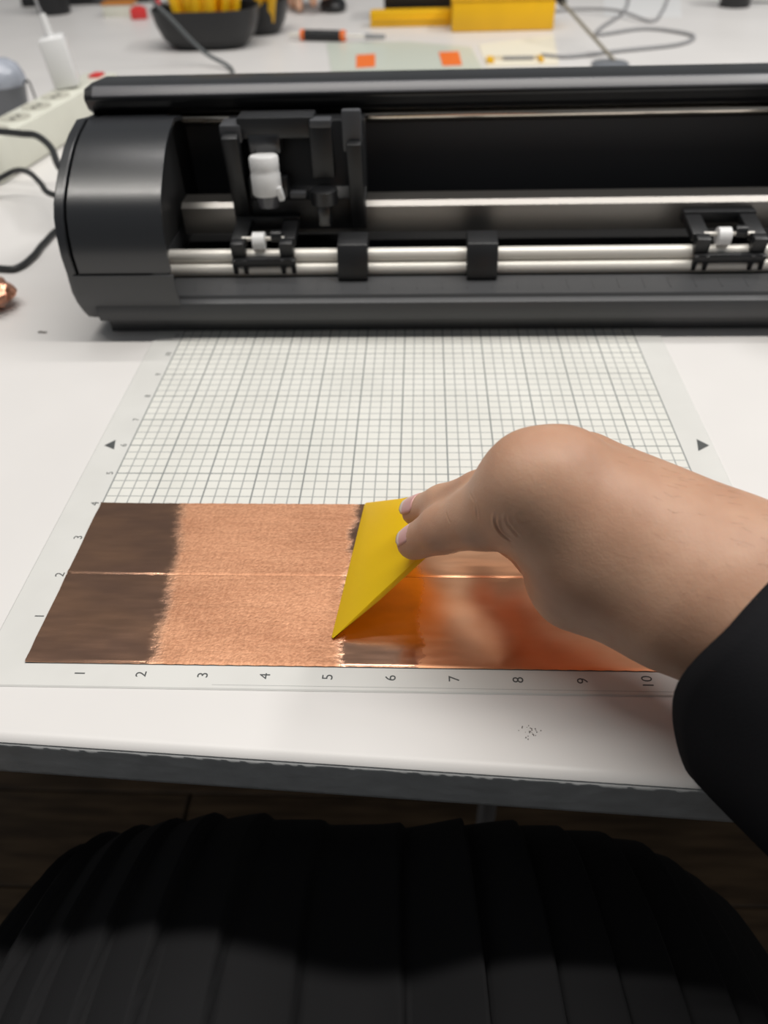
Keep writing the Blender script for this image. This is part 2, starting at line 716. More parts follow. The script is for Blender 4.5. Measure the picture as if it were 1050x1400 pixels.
def edge_band():
    nx, nz = 420, 12
    rnd = random.Random(3)
    V, F = [], []
    for i in range(nx):
        x = -0.35 + 1.0 * i / (nx - 1)
        for j in range(nz):
            t = j / (nz - 1)
            z = -0.0026 - (TH - 0.0026) * t
            amp = 0.0003 if 0 < j < nz - 1 else 0.0
            V.append((x, edge_y(x) + 0.0006 + 0.002 * t + rnd.uniform(-amp, amp) , z))
    off = len(V)
    for i in range(nx):
        x = -0.35 + 1.0 * i / (nx - 1)
        for j in range(nz):
            z = -0.0026 - (TH - 0.0026) * j / (nz - 1)
            V.append((x, edge_y(x) + 0.0037, z))
    for i in range(nx - 1):
        for j in range(nz - 1):
            a = i * nz + j
            F.append((a, a + 1, a + nz + 1, a + nz))
            F.append((off + a, off + a + nz, off + a + nz + 1, off + a + 1))
        for j in (0, nz - 1):
            a = i * nz + j
            F.append((a, a + nz, off + a + nz, off + a))
    o = pyobj('edge_band', V, F, M['edge_paint'], table, smooth=True)
    o['label'] = 'grey rough painted front edge'
    return o


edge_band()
for x, y in ((-0.85, 0.15), (1.35, 0.10), (-0.85, 2.1), (1.35, 2.1), (0.233, 0.207)):
    box('table_leg', (x, y, (FLOOR_Z - TH) / 2), (0.04 if x != 0.233 else 0.012, 0.04, -FLOOR_Z - TH), M['grey_cable'], table, bev=0.002)

# ------------------------------------------------------------------ cutting mat
cm = thing('cutting_mat', (0.15, 0.15, 0.0), 'thin translucent cutting mat with a printed inch grid, lying half under the black machine', 'cutting mat')
sh = slab('mat_sheet', [(-0.0185, -0.0113), (-0.0155, -0.0118), (0.318, -0.0118), (0.3225, -0.0105), (0.3225, 0.318), (0.319, 0.322), (-0.0160, 0.322), (-0.0195, 0.318)],
          0.0001, 0.0005, M['mat'], cm)
for v_ in sh.data.vertices:
    if v_.co.z > 0.0003:
        v_.co.x -= math.copysign(0.0007, v_.co.x)
        v_.co.y -= math.copysign(0.0007, v_.co.y)
sh.data.transform(Matrix.Translation((0.15, 0.15, 0)))
sh.location = (-0.15, -0.15, 0)
ln = box('edge_seam', (0.2, -0.0096, 0.00051), (0.24, 0.00022, 0.00006), M['faint_line'], cm, bev=0)


def digits(txt, x, y, size, m, parent):
    cu = bpy.data.curves.new('ruler_number', 'FONT')
    cu.body = txt
    cu.size = size
    cu.align_x, cu.align_y = 'CENTER', 'CENTER'
    cu.extrude = 0.00004
    cu.resolution_u = 3
    tmp = bpy.data.objects.new('ruler_number_source', cu)
    COL.objects.link(tmp)
    dg = bpy.context.evaluated_depsgraph_get()
    me = bpy.data.meshes.new_from_object(tmp.evaluated_get(dg))
    bpy.data.objects.remove(tmp)
    me.transform(Matrix.Translation((x, y, 0.00052)) @ Matrix.Rotation(R(90), 4, 'Z'))
    me.materials.clear()
    return link_mesh('ruler_number', me, parent, m)


for k in range(1, 12):
    digits(str(k), (k - 0.0233) * INCH, -0.0050, 0.0062, M['print'], cm)
for k in range(1, 12):
    digits(str(k), -0.0036, k * INCH, 0.0060 if k < 5 else 0.0052, M['print'], cm)
slab('arrow_mark', [(-0.0148, 0.1521), (-0.0098, 0.1575), (-0.0080, 0.1484)], 0.0005, 0.00056, M['print'], cm)
slab('arrow_mark', [(0.3203, 0.1531), (0.3150, 0.1590), (0.3131, 0.1479)], 0.0005, 0.00056, M['print'], cm)


# ------------------------------------------------------------------ copper strips
def copper(name, y0, y1, label, lift):
    rnd = random.Random(int(y0 * 1e4))
    L = 11.62 * INCH

    def jag(x, amp):
        return amp * (math.sin(x * 900 + y0 * 500) + math.sin(x * 2310))
    TS = [0, 0.008, 0.016, 0.024, 0.035, 0.06, 0.12, 0.25, 0.4, 0.6, 0.8, 0.94, 0.98, 1.0]
    nx, ny = 150, 14
    V, F = [], []
    for lay in (1, 0):
        for i in range(nx):
            x = L * i / (nx - 1)
            for j in range(ny):
                t = TS[j]
                y = y0 + (y1 - y0) * t
                if j in (0, ny - 1):
                    y += jag(x, 0.00006)
                xx = x + (rnd.uniform(-0.0004, 0.0002) if i == 0 else 0)
                z = 0.0007 + lift * min(1, t / 0.022) + 0.0004 * math.exp(-x / 0.01)
                V.append((xx, y, z + (0.00022 if lay else 0)))
    o = nx * ny
    for i in range(nx - 1):
        for j in range(ny - 1):
            a = i * ny + j
            F.append((a, a + ny, a + ny + 1, a + 1))
            F.append((o + a, o + a + 1, o + a + ny + 1, o + a + ny))
        for j in (0, ny - 1):
            a = i * ny + j
            F.append((a, a + ny, o + a + ny, o + a))
    for j in range(ny - 1):
        for i in (0, nx - 1):
            a = i * ny + j
            F.append((a, a + 1, o + a + 1, o + a))
    ob = pyobj(name, V, F, M['copper'], None, smooth=False)
    autosmooth(ob, 40)
    return tag(ob, label, 'copper foil', 'copper foil strips on the cutting mat')


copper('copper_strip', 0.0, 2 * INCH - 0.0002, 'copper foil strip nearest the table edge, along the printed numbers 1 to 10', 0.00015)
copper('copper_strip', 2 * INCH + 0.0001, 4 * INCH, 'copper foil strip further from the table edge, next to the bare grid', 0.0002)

# ------------------------------------------------------------------ vinyl cutter
vc = thing('vinyl_cutter', (0.22, 0.36, 0.0), 'black desktop cutting machine with silver rollers standing across the table', 'cutting machine')
XL, XR = -0.065, 0.505
XI = 0.0035                    # inner face of the left end block
# base, lip, tray, interior
prism('base', [(0.286, 0.0010), (0.286, 0.012), (0.292, 0.016), (0.455, 0.016), (0.455, 0.0010)], XL + 0.014, XR - 0.014, M['charcoal'], vc)
for x in (XL + 0.03, XR - 0.03):
    for y in (0.30, 0.44):
        cyl('foot', (x, y, 0.0), (x, y, 0.0012), 0.008, M['rubber'], vc, n=16)
prism('front_lip', [(0.277, 0.0130), (0.2755, 0.0165), (0.2752, 0.021), (0.2765, 0.0252), (0.280, 0.0268), (0.300, 0.0268), (0.300, 0.0120), (0.283, 0.0110)],
      XL + 0.012, XR - 0.012, M['lower_grey'], vc)
prism('front_tray', [(0.2805, 0.0270), (0.2815, 0.0288), (0.284, 0.0288), (0.3035, 0.0312), (0.3035, 0.0270)], XI - 0.008, XR - 0.07, M['lower_grey'], vc)
bm = bmesh.new()
for k in range(27):
    x = 0.012 + k * 0.0165
    add_box(bm, (x, 0.2935, 0.03012), (0.0008, 0.011, 0.0002), Matrix.Rotation(math.atan2(0.0024, 0.0195), 4, 'X'))
o = bmobj('tray_ruler_mark', bm, M['lower_grey'], vc)
prism('interior_floor', [(0.302, 0.016), (0.302, 0.0285), (0.42, 0.034), (0.42, 0.016)], XI - 0.02, XR - 0.06, M['matte_black'], vc)
prism('back_panel', [(0.414, 0.030), (0.412, 0.075), (0.409, 0.1135), (0.455, 0.1135), (0.458, 0.030)], XL + 0.02, XR - 0.02, M['panel_black'], vc)
# lid with rounded top front edge
prism('lid', [(0.3840, 0.1148), (0.3765, 0.1195), (0.3734, 0.1255), (0.3737, 0.1280), (0.3782, 0.1322), (0.394, 0.1325), (0.425, 0.1300), (0.432, 0.1240), (0.428, 0.1180), (0.412, 0.1140)],
      XL, XR, M['black_gloss'], vc, bev=0.0010)
lt = prism('lid_highlight', [(0.37315, 0.1276), (0.37330, 0.1286), (0.37800, 0.1329), (0.3805, 0.1331), (0.3805, 0.1310), (0.3745, 0.1272)], XL + 0.006, XR - 0.006, M['highlight_grey'], vc, bev=0.0003)  # added strip, its grey paints the light reflected off the lid's bevel
lt['label'] = 'added grey strip painting the highlight along the front edge of the lid'
# rails and rollers
cyl('top_rail', (XI - 0.01, 0.3990, 0.1075), (XR - 0.06, 0.4010, 0.1072), 0.0048, M['chrome'], vc)
prism('guide_rail', [(0.345, 0.0455), (0.345, 0.0632), (0.3487, 0.0660), (0.364, 0.0664), (0.364, 0.0455)], -0.004, XR - 0.06, M['dark_steel'], vc)
for z, y in ((0.0426, 0.3125), (0.0345, 0.3090)):
    cyl('feed_roller', (-0.008, y, z), (XR - 0.06, y, z), 0.0045, M['steel'], vc, n=32)

# end blocks: curved cover, raised end plate, lower shell
COVER = [(0.2732, 0.0480), (0.2724, 0.0604), (0.2745, 0.0720), (0.2786, 0.0822), (0.2842, 0.0892), (0.2920, 0.0950), (0.3005, 0.1006), (0.3104, 0.1062),
         (0.3215, 0.1115), (0.3337, 0.1156), (0.352, 0.1195), (0.3701, 0.1165), (0.40, 0.1135), (0.45, 0.1135), (0.458, 0.10), (0.458, 0.0480)]
LOWER = [(0.285, 0.0118), (0.280, 0.0180), (0.2745, 0.0270), (0.2718, 0.0350), (0.2712, 0.0470), (0.458, 0.0470), (0.458, 0.0118)]


def grow(prof, d, cy=0.36, cz=0.06):
    out = []
    for y, z in prof:
        v = Vector((y - cy, z - cz))
        v = v * (1 + d / v.length)
        out.append((v.x + cy, v.y + cz))
    return out


def cover(name, xa, xb, prof, m, curve=0.0, bev=True):
    """cover whose inner rim bows with height"""
    o = prism(name, prof, xa, xb, m, vc)
    if curve:
        for v in o.data.vertices:
            g = v.co + Vector((0.22, 0.36, 0))
            if abs(g.x - xb) < 1e-4:
                t = max(0, (g.z - 0.05) / 0.07)
                v.co.x += curve * (t ** 2)
    if bev:
        bm = bmesh.new()
        bm.from_mesh(o.data)
        es = [e for e in bm.edges if e.calc_face_angle(0) > R(60)]
        bmesh.ops.bevel(bm, geom=es, offset=0.001, segments=2, affect='EDGES', profile=0.5)
        bm.to_mesh(o.data)
        bm.free()
    return autosmooth(o, 30)


cover('end_cover', XL + 0.0085, XI - 0.0137, COVER, M['charcoal'], bev=False)


def rim(name, prof, xa, xb, m, curve=0.0):
    inner = grow(prof, -0.0022)
    return cover(name, xa, xb, prof + inner[::-1], m, curve, False)


rim('cover_rim', COVER[:12], XI - 0.0137, XI, M['charcoal'], -0.003)
rim('lower_rim', LOWER[:5][::-1], XI - 0.0127, XI + 0.001, M['lower_grey'])
prism('inner_cheek', [(y + 0.003 if y < 0.37 else y, z - (0.002 if z > 0.1 else 0)) for y, z in COVER], XI - 0.0136, XI - 0.0128, M['matte_black'], vc)
cover('end_cover', XR - 0.0655, XR - 0.0085, COVER, M['charcoal'])
cover('lower_shell', XL + 0.004, XI - 0.0127, LOWER, M['lower_grey'], bev=False)
cover('lower_shell', XR - 0.066, XR - 0.004, LOWER, M['lower_grey'])
PLATE = COVER[:-2] + [(0.458, 0.10), (0.458, 0.0118), (0.286, 0.0118), (0.281, 0.0180), (0.2755, 0.0270), (0.2725, 0.0360)]
cover('end_plate', XL, XL + 0.0065, grow(PLATE, 0.0002), M['charcoal'])
cover('end_plate', XR - 0.0065, XR, grow(PLATE, 0.0002), M['charcoal'])

# brackets clipped over the feed rollers
for xa, xb in ((0.1075, 0.1276), (0.1932, 0.2135)):
    prism('roller_bracket', [(0.3045, 0.0312), (0.2975, 0.0308), (0.2970, 0.0330), (0.3010, 0.0470), (0.3040, 0.0530), (0.3200, 0.0555), (0.3240, 0.0520), (0.3240, 0.0290)], xa, xb, M['black'], vc, bev=0.0008)


# pinch rollers
def pinch(xa, xb, xw):
    bm = bmesh.new()
    wd = xb - xa
    for x in (xa + 0.006, xb - 0.006):
        # slanting arm and a hooked foot
        add_box(bm, (x, 0.328, 0.0535), (0.011, 0.030, 0.006), Matrix.Rotation(R(8), 4, 'X'), 0.001)
        add_box(bm, (x, 0.3085, 0.0485), (0.0095, 0.008, 0.013), Matrix.Rotation(R(10), 4, 'X'), 0.0015)
        add_box(bm, (x - 0.003, 0.3050, 0.0385), (0.0032, 0.004, 0.011), Matrix.Rotation(R(12), 4, 'X'), 0.0008)
        add_box(bm, (x + 0.004, 0.3050, 0.0385), (0.0032, 0.004, 0.011), Matrix.Rotation(R(12), 4, 'X'), 0.0008)
    add_box(bm, ((xa + xb) / 2, 0.342, 0.0555), (wd, 0.008, 0.008), None, 0.001)
    add_box(bm, ((xa + xb) / 2, 0.3055, 0.0415), (wd - 0.004, 0.006, 0.006), None, 0.0012)
    p = autosmooth(bmobj('pinch_roller', bm, M['black'], vc))
    cyl('white_roller', (xw, 0.3130, 0.0525), (xw + 0.0080, 0.3130, 0.0525), 0.0058, M['white'], p)
    cyl('axle', (xa + 0.008, 0.3145, 0.0535), (xb - 0.008, 0.3145, 0.0535), 0.0014, M['steel'], p, n=12)
    cyl('axle_collar', (xw + 0.012, 0.316, 0.0545), (xw + 0.019, 0.316, 0.0545), 0.004, M['black_gloss'], p)
    return p


pinch(0.0347, 0.0793, 0.0505)
pinch(0.3398, 0.388, 0.3560)

# carriage with its tool holders
prism('carriage', [(0.3445, 0.0480), (0.3440, 0.0690), (0.3520, 0.0750), (0.3560, 0.1155), (0.3720, 0.1155), (0.3720, 0.0670), (0.3660, 0.0640), (0.3660, 0.0480)], 0.0330, 0.1250, M['black'], vc, bev=0.0008)
car = [o for o in vc.children if o.name.startswith('carriage')][0]
box('side_cheek', (0.0395, 0.345, 0.083), (0.011, 0.018, 0.062), M['black'], car, Matrix.Rotation(R(10), 4, 'X'), 0.0015)
box('side_cheek', (0.1195, 0.345, 0.080), (0.010, 0.018, 0.058), M['black'], car, Matrix.Rotation(R(10), 4, 'X'), 0.0015)
box('top_clamp', (0.0395, 0.347, 0.1125), (0.014, 0.018, 0.011), M['grey_plastic'], car, bev=0.0012)
box('top_clamp', (0.069, 0.348, 0.1155), (0.050, 0.018, 0.013), M['black'], car, bev=0.0015)
box('latch', (0.1182, 0.3395, 0.1135), (0.0125, 0.006, 0.025), M['grey_plastic'], car, bev=0.0014)
box('tool_block', (0.0605, 0.3405, 0.0795), (0.026, 0.012, 0.014), M['black_gloss'], car, bev=0.0015)
box('tool_block', (0.0605, 0.3430, 0.1060), (0.021, 0.010, 0.012), M['charcoal'], car, bev=0.0015)
bl = lathe('blade_holder', [(0.0088, 0.0), (0.0098, 0.0012), (0.0098, 0.0130), (0.0094, 0.0138), (0.0094, 0.0160), (0.0096, 0.0166), (0.0096, 0.0232), (0.0086, 0.0244)],
           (0.0610, 0.3285, 0.0775), M['white'], car, axis=(-0.02, 0.10, 1))
bl['label'] = 'white cylindrical blade holder'
lathe('blade_tip', [(0.0040, -0.0080), (0.0064, -0.0075), (0.0078, -0.0020), (0.0080, 0.0006)], (0.0610, 0.3285, 0.0775), M['clear_tip'], car, axis=(-0.02, 0.10, 1))
box('holder_tab', (0.0702, 0.3245, 0.0795), (0.0038, 0.005, 0.009), M['white'], car, Matrix.Rotation(R(-12), 4, 'Y'), 0.001)
box('second_tool_arm', (0.0980, 0.3420, 0.1020), (0.0150, 0.010, 0.036), M['black'], car, bev=0.0018)
box('second_tool_cap', (0.0985, 0.3400, 0.1185), (0.0140, 0.010, 0.005), M['grey_plastic'], car, bev=0.0012)
lathe('second_tool_socket', [(0.0060, 0.0), (0.0092, 0.0015), (0.0092, 0.0100), (0.0070, 0.0112)], (0.0980, 0.3330, 0.0690), M['black_gloss'], car)
box('second_tool_foot', (0.0975, 0.3330, 0.0620), (0.0085, 0.009, 0.014), M['charcoal'], car, bev=0.0014)
box('spacer_plate', (0.0800, 0.3385, 0.0745), (0.011, 0.008, 0.004), M['grey_plastic'], car, bev=0.0008)

# ------------------------------------------------------------------ squeegee
A = np.array([0.1259, 0.0137, 0.0016])
E1 = np.array([0.1037, 0.9946, 0.0])
TH_SQ = R(40)
H = np.array([0.9946, -0.1037, 0.0])
U = H * math.cos(TH_SQ) + np.array([0, 0, math.sin(TH_SQ)])
N = np.cross(U, E1)
N = N if N[2] > 0 else -N


def on_plate(s, l, d=0.0):
    return A + E1 * s + U * l + N * d


def squeegee():
    near = [(0.0, 0.0), (0.0012, -0.0006)]
    out = [(0.0000, 0.0014), (0.0010, 0.0000), (0.0872, 0.0000), (0.0882, 0.0014)]
    far = [(0.0757, 0.0240), (0.0627, 0.0492), (0.0600, 0.0560), (0.0570, 0.0585)]
    nr = [(0.0320, 0.0585), (0.0285, 0.0560), (0.0245, 0.0475), (0.0120, 0.0230)]
    poly = out + far + nr
    n = len(poly)
    T = 0.0026
    V = [on_plate(s, l, 0) for s, l in poly]
    V += [on_plate(s, l, -T if l > 0.004 else -0.0007) for s, l in poly]
    F = [(i, (i + 1) % n, n + (i + 1) % n, n + i) for i in range(n)]
    F += [tuple(range(n)), tuple(range(n, 2 * n))[::-1]]
    o = pyobj('squeegee', V, F, M['squeegee'])
    bm = bmesh.new()
    bm.from_mesh(o.data)
    es = [e for e in bm.edges if e.calc_face_angle(0) > R(60) and e.calc_length() > 0.004]
    bmesh.ops.bevel(bm, geom=es, offset=0.0005, segments=2, affect='EDGES', profile=0.5)
    bm.to_mesh(o.data)
    bm.free()
    autosmooth(o, 30)
    lift = 0.0013 - min(v.co.z for v in o.data.vertices)
    o.data.transform(Matrix.Translation((0, 0, lift)))
    return tag(o, 'yellow plastic squeegee pressed tilted on the copper strips by the hand', 'squeegee')


squeegee()

# ------------------------------------------------------------------ the person at the table
per = thing('person', (0.16, -0.5, FLOOR_Z), 'person in black sleeve and pleated skirt pressing the yellow squeegee, at the near edge', 'person')
W = (0.2660, -0.0110, 0.0600)
F1 = (0.3110, -0.0500, 0.0410)
ELB = (0.400, -0.185, 0.000)
IM, IP, ID, IT = (0.2025, 0.0135, 0.0850), (0.1856, 0.0200, 0.0650), (0.1720, 0.0275, 0.0520), (0.1607, 0.0338, 0.0387)
MM, MP, MD, MT = (0.2140, 0.0190, 0.0860), (0.1865, 0.0345, 0.0620), (0.1725, 0.0450, 0.0490), (0.1614, 0.0554, 0.0367)
RM, RP, RD, RT = (0.2230, 0.0340, 0.0770), (0.2040, 0.0560, 0.0570), (0.1985, 0.0650, 0.0420), (0.1925, 0.0660, 0.0290)
LM, LP, LD, LT = (0.2310, 0.0420, 0.0690), (0.2200, 0.0620, 0.0510), (0.2150, 0.0650, 0.0380), (0.2095, 0.0590, 0.0270)
TC, TM, TI, TT = (0.2480, -0.0070, 0.0500), (0.2206, 0.0030, 0.0480), (0.2055, 0.0420, 0.0340), (0.1920, 0.0560, 0.0270)


def hand_sdf(X):
    def chain(pts, rad, k=0.003):
        d = None
        for a, b, ra, rb in zip(pts[:-1], pts[1:], rad[:-1], rad[1:]):
            c = cone_sdf(X, a, b, ra, rb)
            d = c if d is None else smin(d, c, k)
        return d
    idx = chain((IM, IP, ID, IT), (0.0155, 0.0122, 0.0096, 0.0074))
    mid = chain((MM, MP, MD, MT), (0.0130, 0.0104, 0.0084, 0.0067))
    rin = chain((RM, RP, RD, RT), (0.0118, 0.0092, 0.0076, 0.0062))
    lit = chain((LM, LP, LD, LT), (0.0108, 0.0082, 0.0068, 0.0056))
    thu = chain((TM, TI, TT), (0.0140, 0.0098, 0.0076))
    # palm: metacarpals fused with a large radius
    palm = cone_sdf(X, W, IM, 0.0220, 0.0140)
    for p, r in ((MM, 0.0125), (RM, 0.0120), (LM, 0.0110)):
        palm = smin(palm, cone_sdf(X, (W[0] + 0.004, W[1] + 0.008, W[2]), p, 0.0210, r), 0.014)
    palm = smin(palm, cone_sdf(X, TC, TM, 0.0215, 0.0165), 0.016)             # thenar
    palm = smin(palm, cone_sdf(X, (0.264, 0.006, 0.048), (0.236, 0.048, 0.058), 0.0170, 0.0120), 0.014)   # heel of the hand
    palm = smin(palm, cone_sdf(X, (0.248, -0.010, 0.060), (0.2170, 0.0060, 0.0680), 0.0235, 0.0160), 0.014)   # muscle between thumb and index
    palm = smin(palm, cone_sdf(X, IM, (0.2190, 0.0030, 0.0640), 0.0150, 0.0170), 0.012)
    # forearm, oval
    e = np.array(F1) - np.array(W)
    e /= np.linalg.norm(e)
    side = np.cross(e, (0, 0, 1.0))
    side /= np.linalg.norm(side)
    for sgn in (-1, 1):
        a = np.array(W) + side * 0.0090 * sgn
        m_ = np.array(F1) + side * 0.0105 * sgn
        b = np.array(ELB) + side * 0.0110 * sgn
        fa = smin(cone_sdf(X, a, m_, 0.0225, 0.0245), cone_sdf(X, m_, b, 0.0245, 0.0290), 0.02)
        palm = smin(palm, fa, 0.012)
    d = smin(palm, thu, 0.010)
    fing = mid
    for f in (rin, lit):
        fing = smin(fing, f, 0.0016)
    d = smin(smin(d, idx, 0.013), fing, 0.005)
    # knuckle bumps and the web creases by the base of the index finger
    for p, r in ((IM, 0.0142), (MM, 0.0142)):
        d = smin(d, np.linalg.norm(X - np.array(p) - np.array((-0.001, 0.0, 0.0015)), axis=-1) - r, 0.006)
    return d


body = sdf_obj('body', hand_sdf, (0.140, -0.225, -0.040), (0.440, 0.095, 0.118), 0.0016, M['skin'], per, 3)


def creases(o, lines, origin):
    """press thin skin folds into the mesh along short polylines"""
    me = o.data
    bm = bmesh.new()
    bm.from_mesh(me)
    P = []
    for pts, wd, dp in lines:
        q = catmull([Vector(p) - origin for p in pts], 10)
        P.append((np.array([tuple(v) for v in q]), wd, dp))
    allp = np.concatenate([p for p, _, _ in P])
    for rad in (0.0045, 0.0030):
        es = []
        for f in bm.faces:
            c = np.array(f.calc_center_median())
            if np.min(((allp - c) ** 2).sum(1)) < rad ** 2:
                es += f.edges
        bmesh.ops.subdivide_edges(bm, edges=list(set(es)), cuts=1, use_grid_fill=True, smooth=0.0)
    bm.normal_update()
    mv = []
    for v in bm.verts:
        c = np.array(v.co)
        if np.min(((allp - c) ** 2).sum(1)) > 0.0035 ** 2:
            continue
        dsp = 0.0
        for p, wd, dp in P:
            dd = ((p - c) ** 2).sum(1)
            k = int(dd.argmin())
            t = k / (len(p) - 1)
            fade = min(1.0, 4 * t + 0.15, 4 * (1 - t) + 0.15)
            d = math.sqrt(dd[k])
            dsp += fade * (-dp * math.exp(-(d / wd) ** 2) + 0.35 * dp * math.exp(-((d - 2.2 * wd) / wd) ** 2))
        mv.append((v, v.normal.copy() * dsp))
    for v, m_ in mv:
        v.co += m_
    bm.to_mesh(me)
    bm.free()
    for p in me.polygons:
        p.use_smooth = True


creases(body, [
    ([(0.1877, -0.0011, 0.0844), (0.1883, -0.0009, 0.0796), (0.1904, -0.0016, 0.0760), (0.1938, -0.0037, 0.0746)], 0.0006, 0.0008),
    ([(0.1907, -0.0037, 0.0866), (0.1914, -0.0039, 0.0830), (0.1937, -0.0050, 0.0804), (0.1959, -0.0061, 0.0785)], 0.0006, 0.0006),
    ([(0.1930, -0.0050, 0.0891), (0.1939, -0.0056, 0.0865), (0.1959, -0.0066, 0.0842)], 0.0005, 0.0003),
    ([(0.1797, 0.0140, 0.0819), (0.1815, 0.0075, 0.0814), (0.1827, 0.0058, 0.0763)], 0.0005, 0.0004),
    ([(0.1726, 0.0192, 0.0679), (0.1741, 0.0142, 0.0666)], 0.0004, 0.0003),
], world_off(per))


def arm_hair():
    r = random.Random(21)
    off = world_off(per)
    V, F = [], []
    vs = [v for v in body.data.vertices if 0.228 < v.co.x + off.x < 0.275 and v.normal.z > 0.15 and v.normal.y < 0.3]
    for v in r.sample(vs, min(90, len(vs))):
        p = v.co + off
        t = Vector((0.75, -0.25, -0.3)) + Vector((r.uniform(-.4, .4), r.uniform(-.4, .4), r.uniform(-.3, .3)))
        t = (t - v.normal * t.dot(v.normal)).normalized()
        q = p + t * r.uniform(0.002, 0.0045) + v.normal * 0.0005
        V, F = merge((V, F), cyl_v(p, q, 0.000028, 0.000015, 4, False))
    o = pyobj('arm_hair', V, F, M['hair'], body)
    o['kind'] = 'stuff'


def nail(tip, prev, r, width, length, back):
    t = np.array(tip) - np.array(prev)
    t /= np.linalg.norm(t)
    up = N - t * (N @ t)
    up /= np.linalg.norm(up)
    sd = np.cross(t, up)
    V, F = [], []
    nu, nv = 11, 9
    for lay in (0, 1):
        for j in range(nv):
            v = j / (nv - 1)
            wv = width * (1 - 0.25 * (2 * v - 1) ** 4) * (0.86 if j == 0 else 1) * (0.8 if j == nv - 1 else 1)
            for i in range(nu):
                a = (i / (nu - 1) - 0.5) * 2 * wv
                rr = r + 0.0004 - 0.0006 * lay - 0.0010 * v * v
                V.append(np.array(tip) + t * (-back + length * v) + (up * math.cos(a) + sd * math.sin(a)) * rr)
    o = nu * nv
    for j in range(nv - 1):
        for i in range(nu - 1):
            a = j * nu + i
            F.append((a, a + 1, a + nu + 1, a + nu))
            F.append((o + a, o + a + nu, o + a + nu + 1, o + a + 1))
    for j in range(nv - 1):
        for i in (0, nu - 1):
            a = j * nu + i
            F.append((a, a + nu, o + a + nu, o + a))
    for i in range(nu - 1):
        for j in (0, nv - 1):
            a = j * nu + i
            F.append((a, a + 1, o + a + 1, o + a))
    ob = pyobj('fingernail', V, F, M['nail'], body, smooth=True)
    ob.data.materials.append(M['nail_tip'])
    for p in ob.data.polygons:
        c = (p.center + Vector((0.16, -0.5, FLOOR_Z)) - Vector(tip)).dot(Vector(t))
        if c > -back + length * 0.80:
            p.material_index = 1
    return ob


arm_hair()
nail(IT, ID, 0.0075, 0.80, 0.0100, 0.0066)
nail(MT, MD, 0.0069, 0.85, 0.0110, 0.0070)


# sleeve: a loose tube whose hem lies near the wrist
def sleeve():
    w_, e_ = np.array((0.2745, -0.0180, 0.0435)), np.array((0.405, -0.195, 0.000))
    d = e_ - w_
    L = np.linalg.norm(d)
    d /= L
    nu, nv = 72, 40
    rnd = random.Random(5)
    ph = [rnd.uniform(0, 6.28) for _ in range(6)]
    hem = 0.0
    SIL = np.array((-0.683, -0.335, -0.649))

    def fn(u, v):
        a = 2 * math.pi * u
        s = hem + (L + 0.02 - hem) * v
        c = w_ + d * s
        up = np.array((0, 0, 1.0)) - d * d[2]
        up /= np.linalg.norm(up)
        sd = np.cross(d, up)
        r = 0.0425 + 0.009 * v + 0.011 * max(0.0, -math.cos(a)) * (1 - 0.5 * v)
        r += 0.0012 * math.sin(3 * a + ph[0] + 9 * v) + 0.0008 * math.sin(5 * a + ph[1] - 14 * v)
        drop = -0.002
        p = c + sd * (r * math.cos(a)) + up * (r * 1.0 * math.sin(a) + drop)
        q_ = (sd * math.cos(a) + up * math.sin(a)) @ SIL
        p = p + d * (0.022 * max(0.0, q_) ** 5 * (1 - v) ** 2 - 0.006 * max(0.0, -q_))
        # cloth lies on the table where it passes over the edge
        if p[1] > edge_y(p[0]) - 0.004 and p[2] < 0.0012:
            p[2] = 0.0012
        return p
    o = grid_sheet('sleeve', nu, nv, fn, M['knit'], per, 0.0016, closed_u=True)
    return o


sleeve()


# torso and upper arm of the sweater (behind the lens)
def sweater_sdf(X):
    d = ell_sdf(X, (0.15, -0.54, 0.06), (0.165, 0.10, 0.30))
    d = smin(d, cone_sdf(X, (0.02, -0.54, 0.25), (0.30, -0.54, 0.25), 0.065, 0.065), 0.06)
    d = smin(d, cone_sdf(X, (0.32, -0.53, 0.23), (0.42, -0.24, -0.005), 0.060, 0.050), 0.04)
    d = smin(d, cone_sdf(X, (0.42, -0.24, -0.005), (0.400, -0.190, 0.0), 0.050, 0.046), 0.02)
    return d


sdf_obj('sweater', sweater_sdf, (-0.10, -0.68, -0.26), (0.50, -0.13, 0.38), 0.010, M['knit'], per, 2)


# pleated skirt over the lap
def skirt():
    nu, nv = 560, 70
    cx0 = 0.1400

    def fn(u, v):
        th = (u - 0.5) * math.pi * 1.0            # -90..90 degrees across the lap
        # path along the thighs: v 0 = waist, 0.7 = knee edge, then hanging
        if v < 0.72:
            y = -0.50 + (0.485) * (v / 0.72)
            drop = 0.0
        else:
            q = (v - 0.72) / 0.28
            ang = min(q * 3.0, 1.0) * math.pi / 2
            y = -0.015 + 0.030 * math.sin(ang)
            drop = 0.030 * (1 - math.cos(ang)) + max(0, q - 1 / 3) * 0.55
        k = max(0.0, min(1.0, (y + 0.13) / 0.145))
        hw = 0.240 - 0.040 * k ** 2.6
        s = math.sin(th)
        x = cx0 - 0.002 + hw * (abs(s) ** 0.82) * (1 if s > 0 else -1)
        z = -0.118 - 0.17 * (1 - math.cos(th)) ** 1.3 - drop
        z -= 0.034 * math.exp(-((x - cx0) / 0.050) ** 2) * (1 - 0.75 * k ** 3)
        z -= 0.012 * k
        # knife pleats, running along the thighs
        ph = u * 25 + 0.12 * math.sin(9 * v + 3 * u)
        f = ph - math.floor(ph)
        pl = 0.0095 * (f if f < 0.93 else (1 - f) * 13.3) * (0.6 + 0.4 * math.sin(int(ph) * 2.3) ** 2)
        nx, nz = math.sin(th), math.cos(th)
        return (x + nx * pl, y, z + nz * pl)
    return grid_sheet('skirt', nu, nv, fn, M['skirt'], per, 0.0012)


skirt()

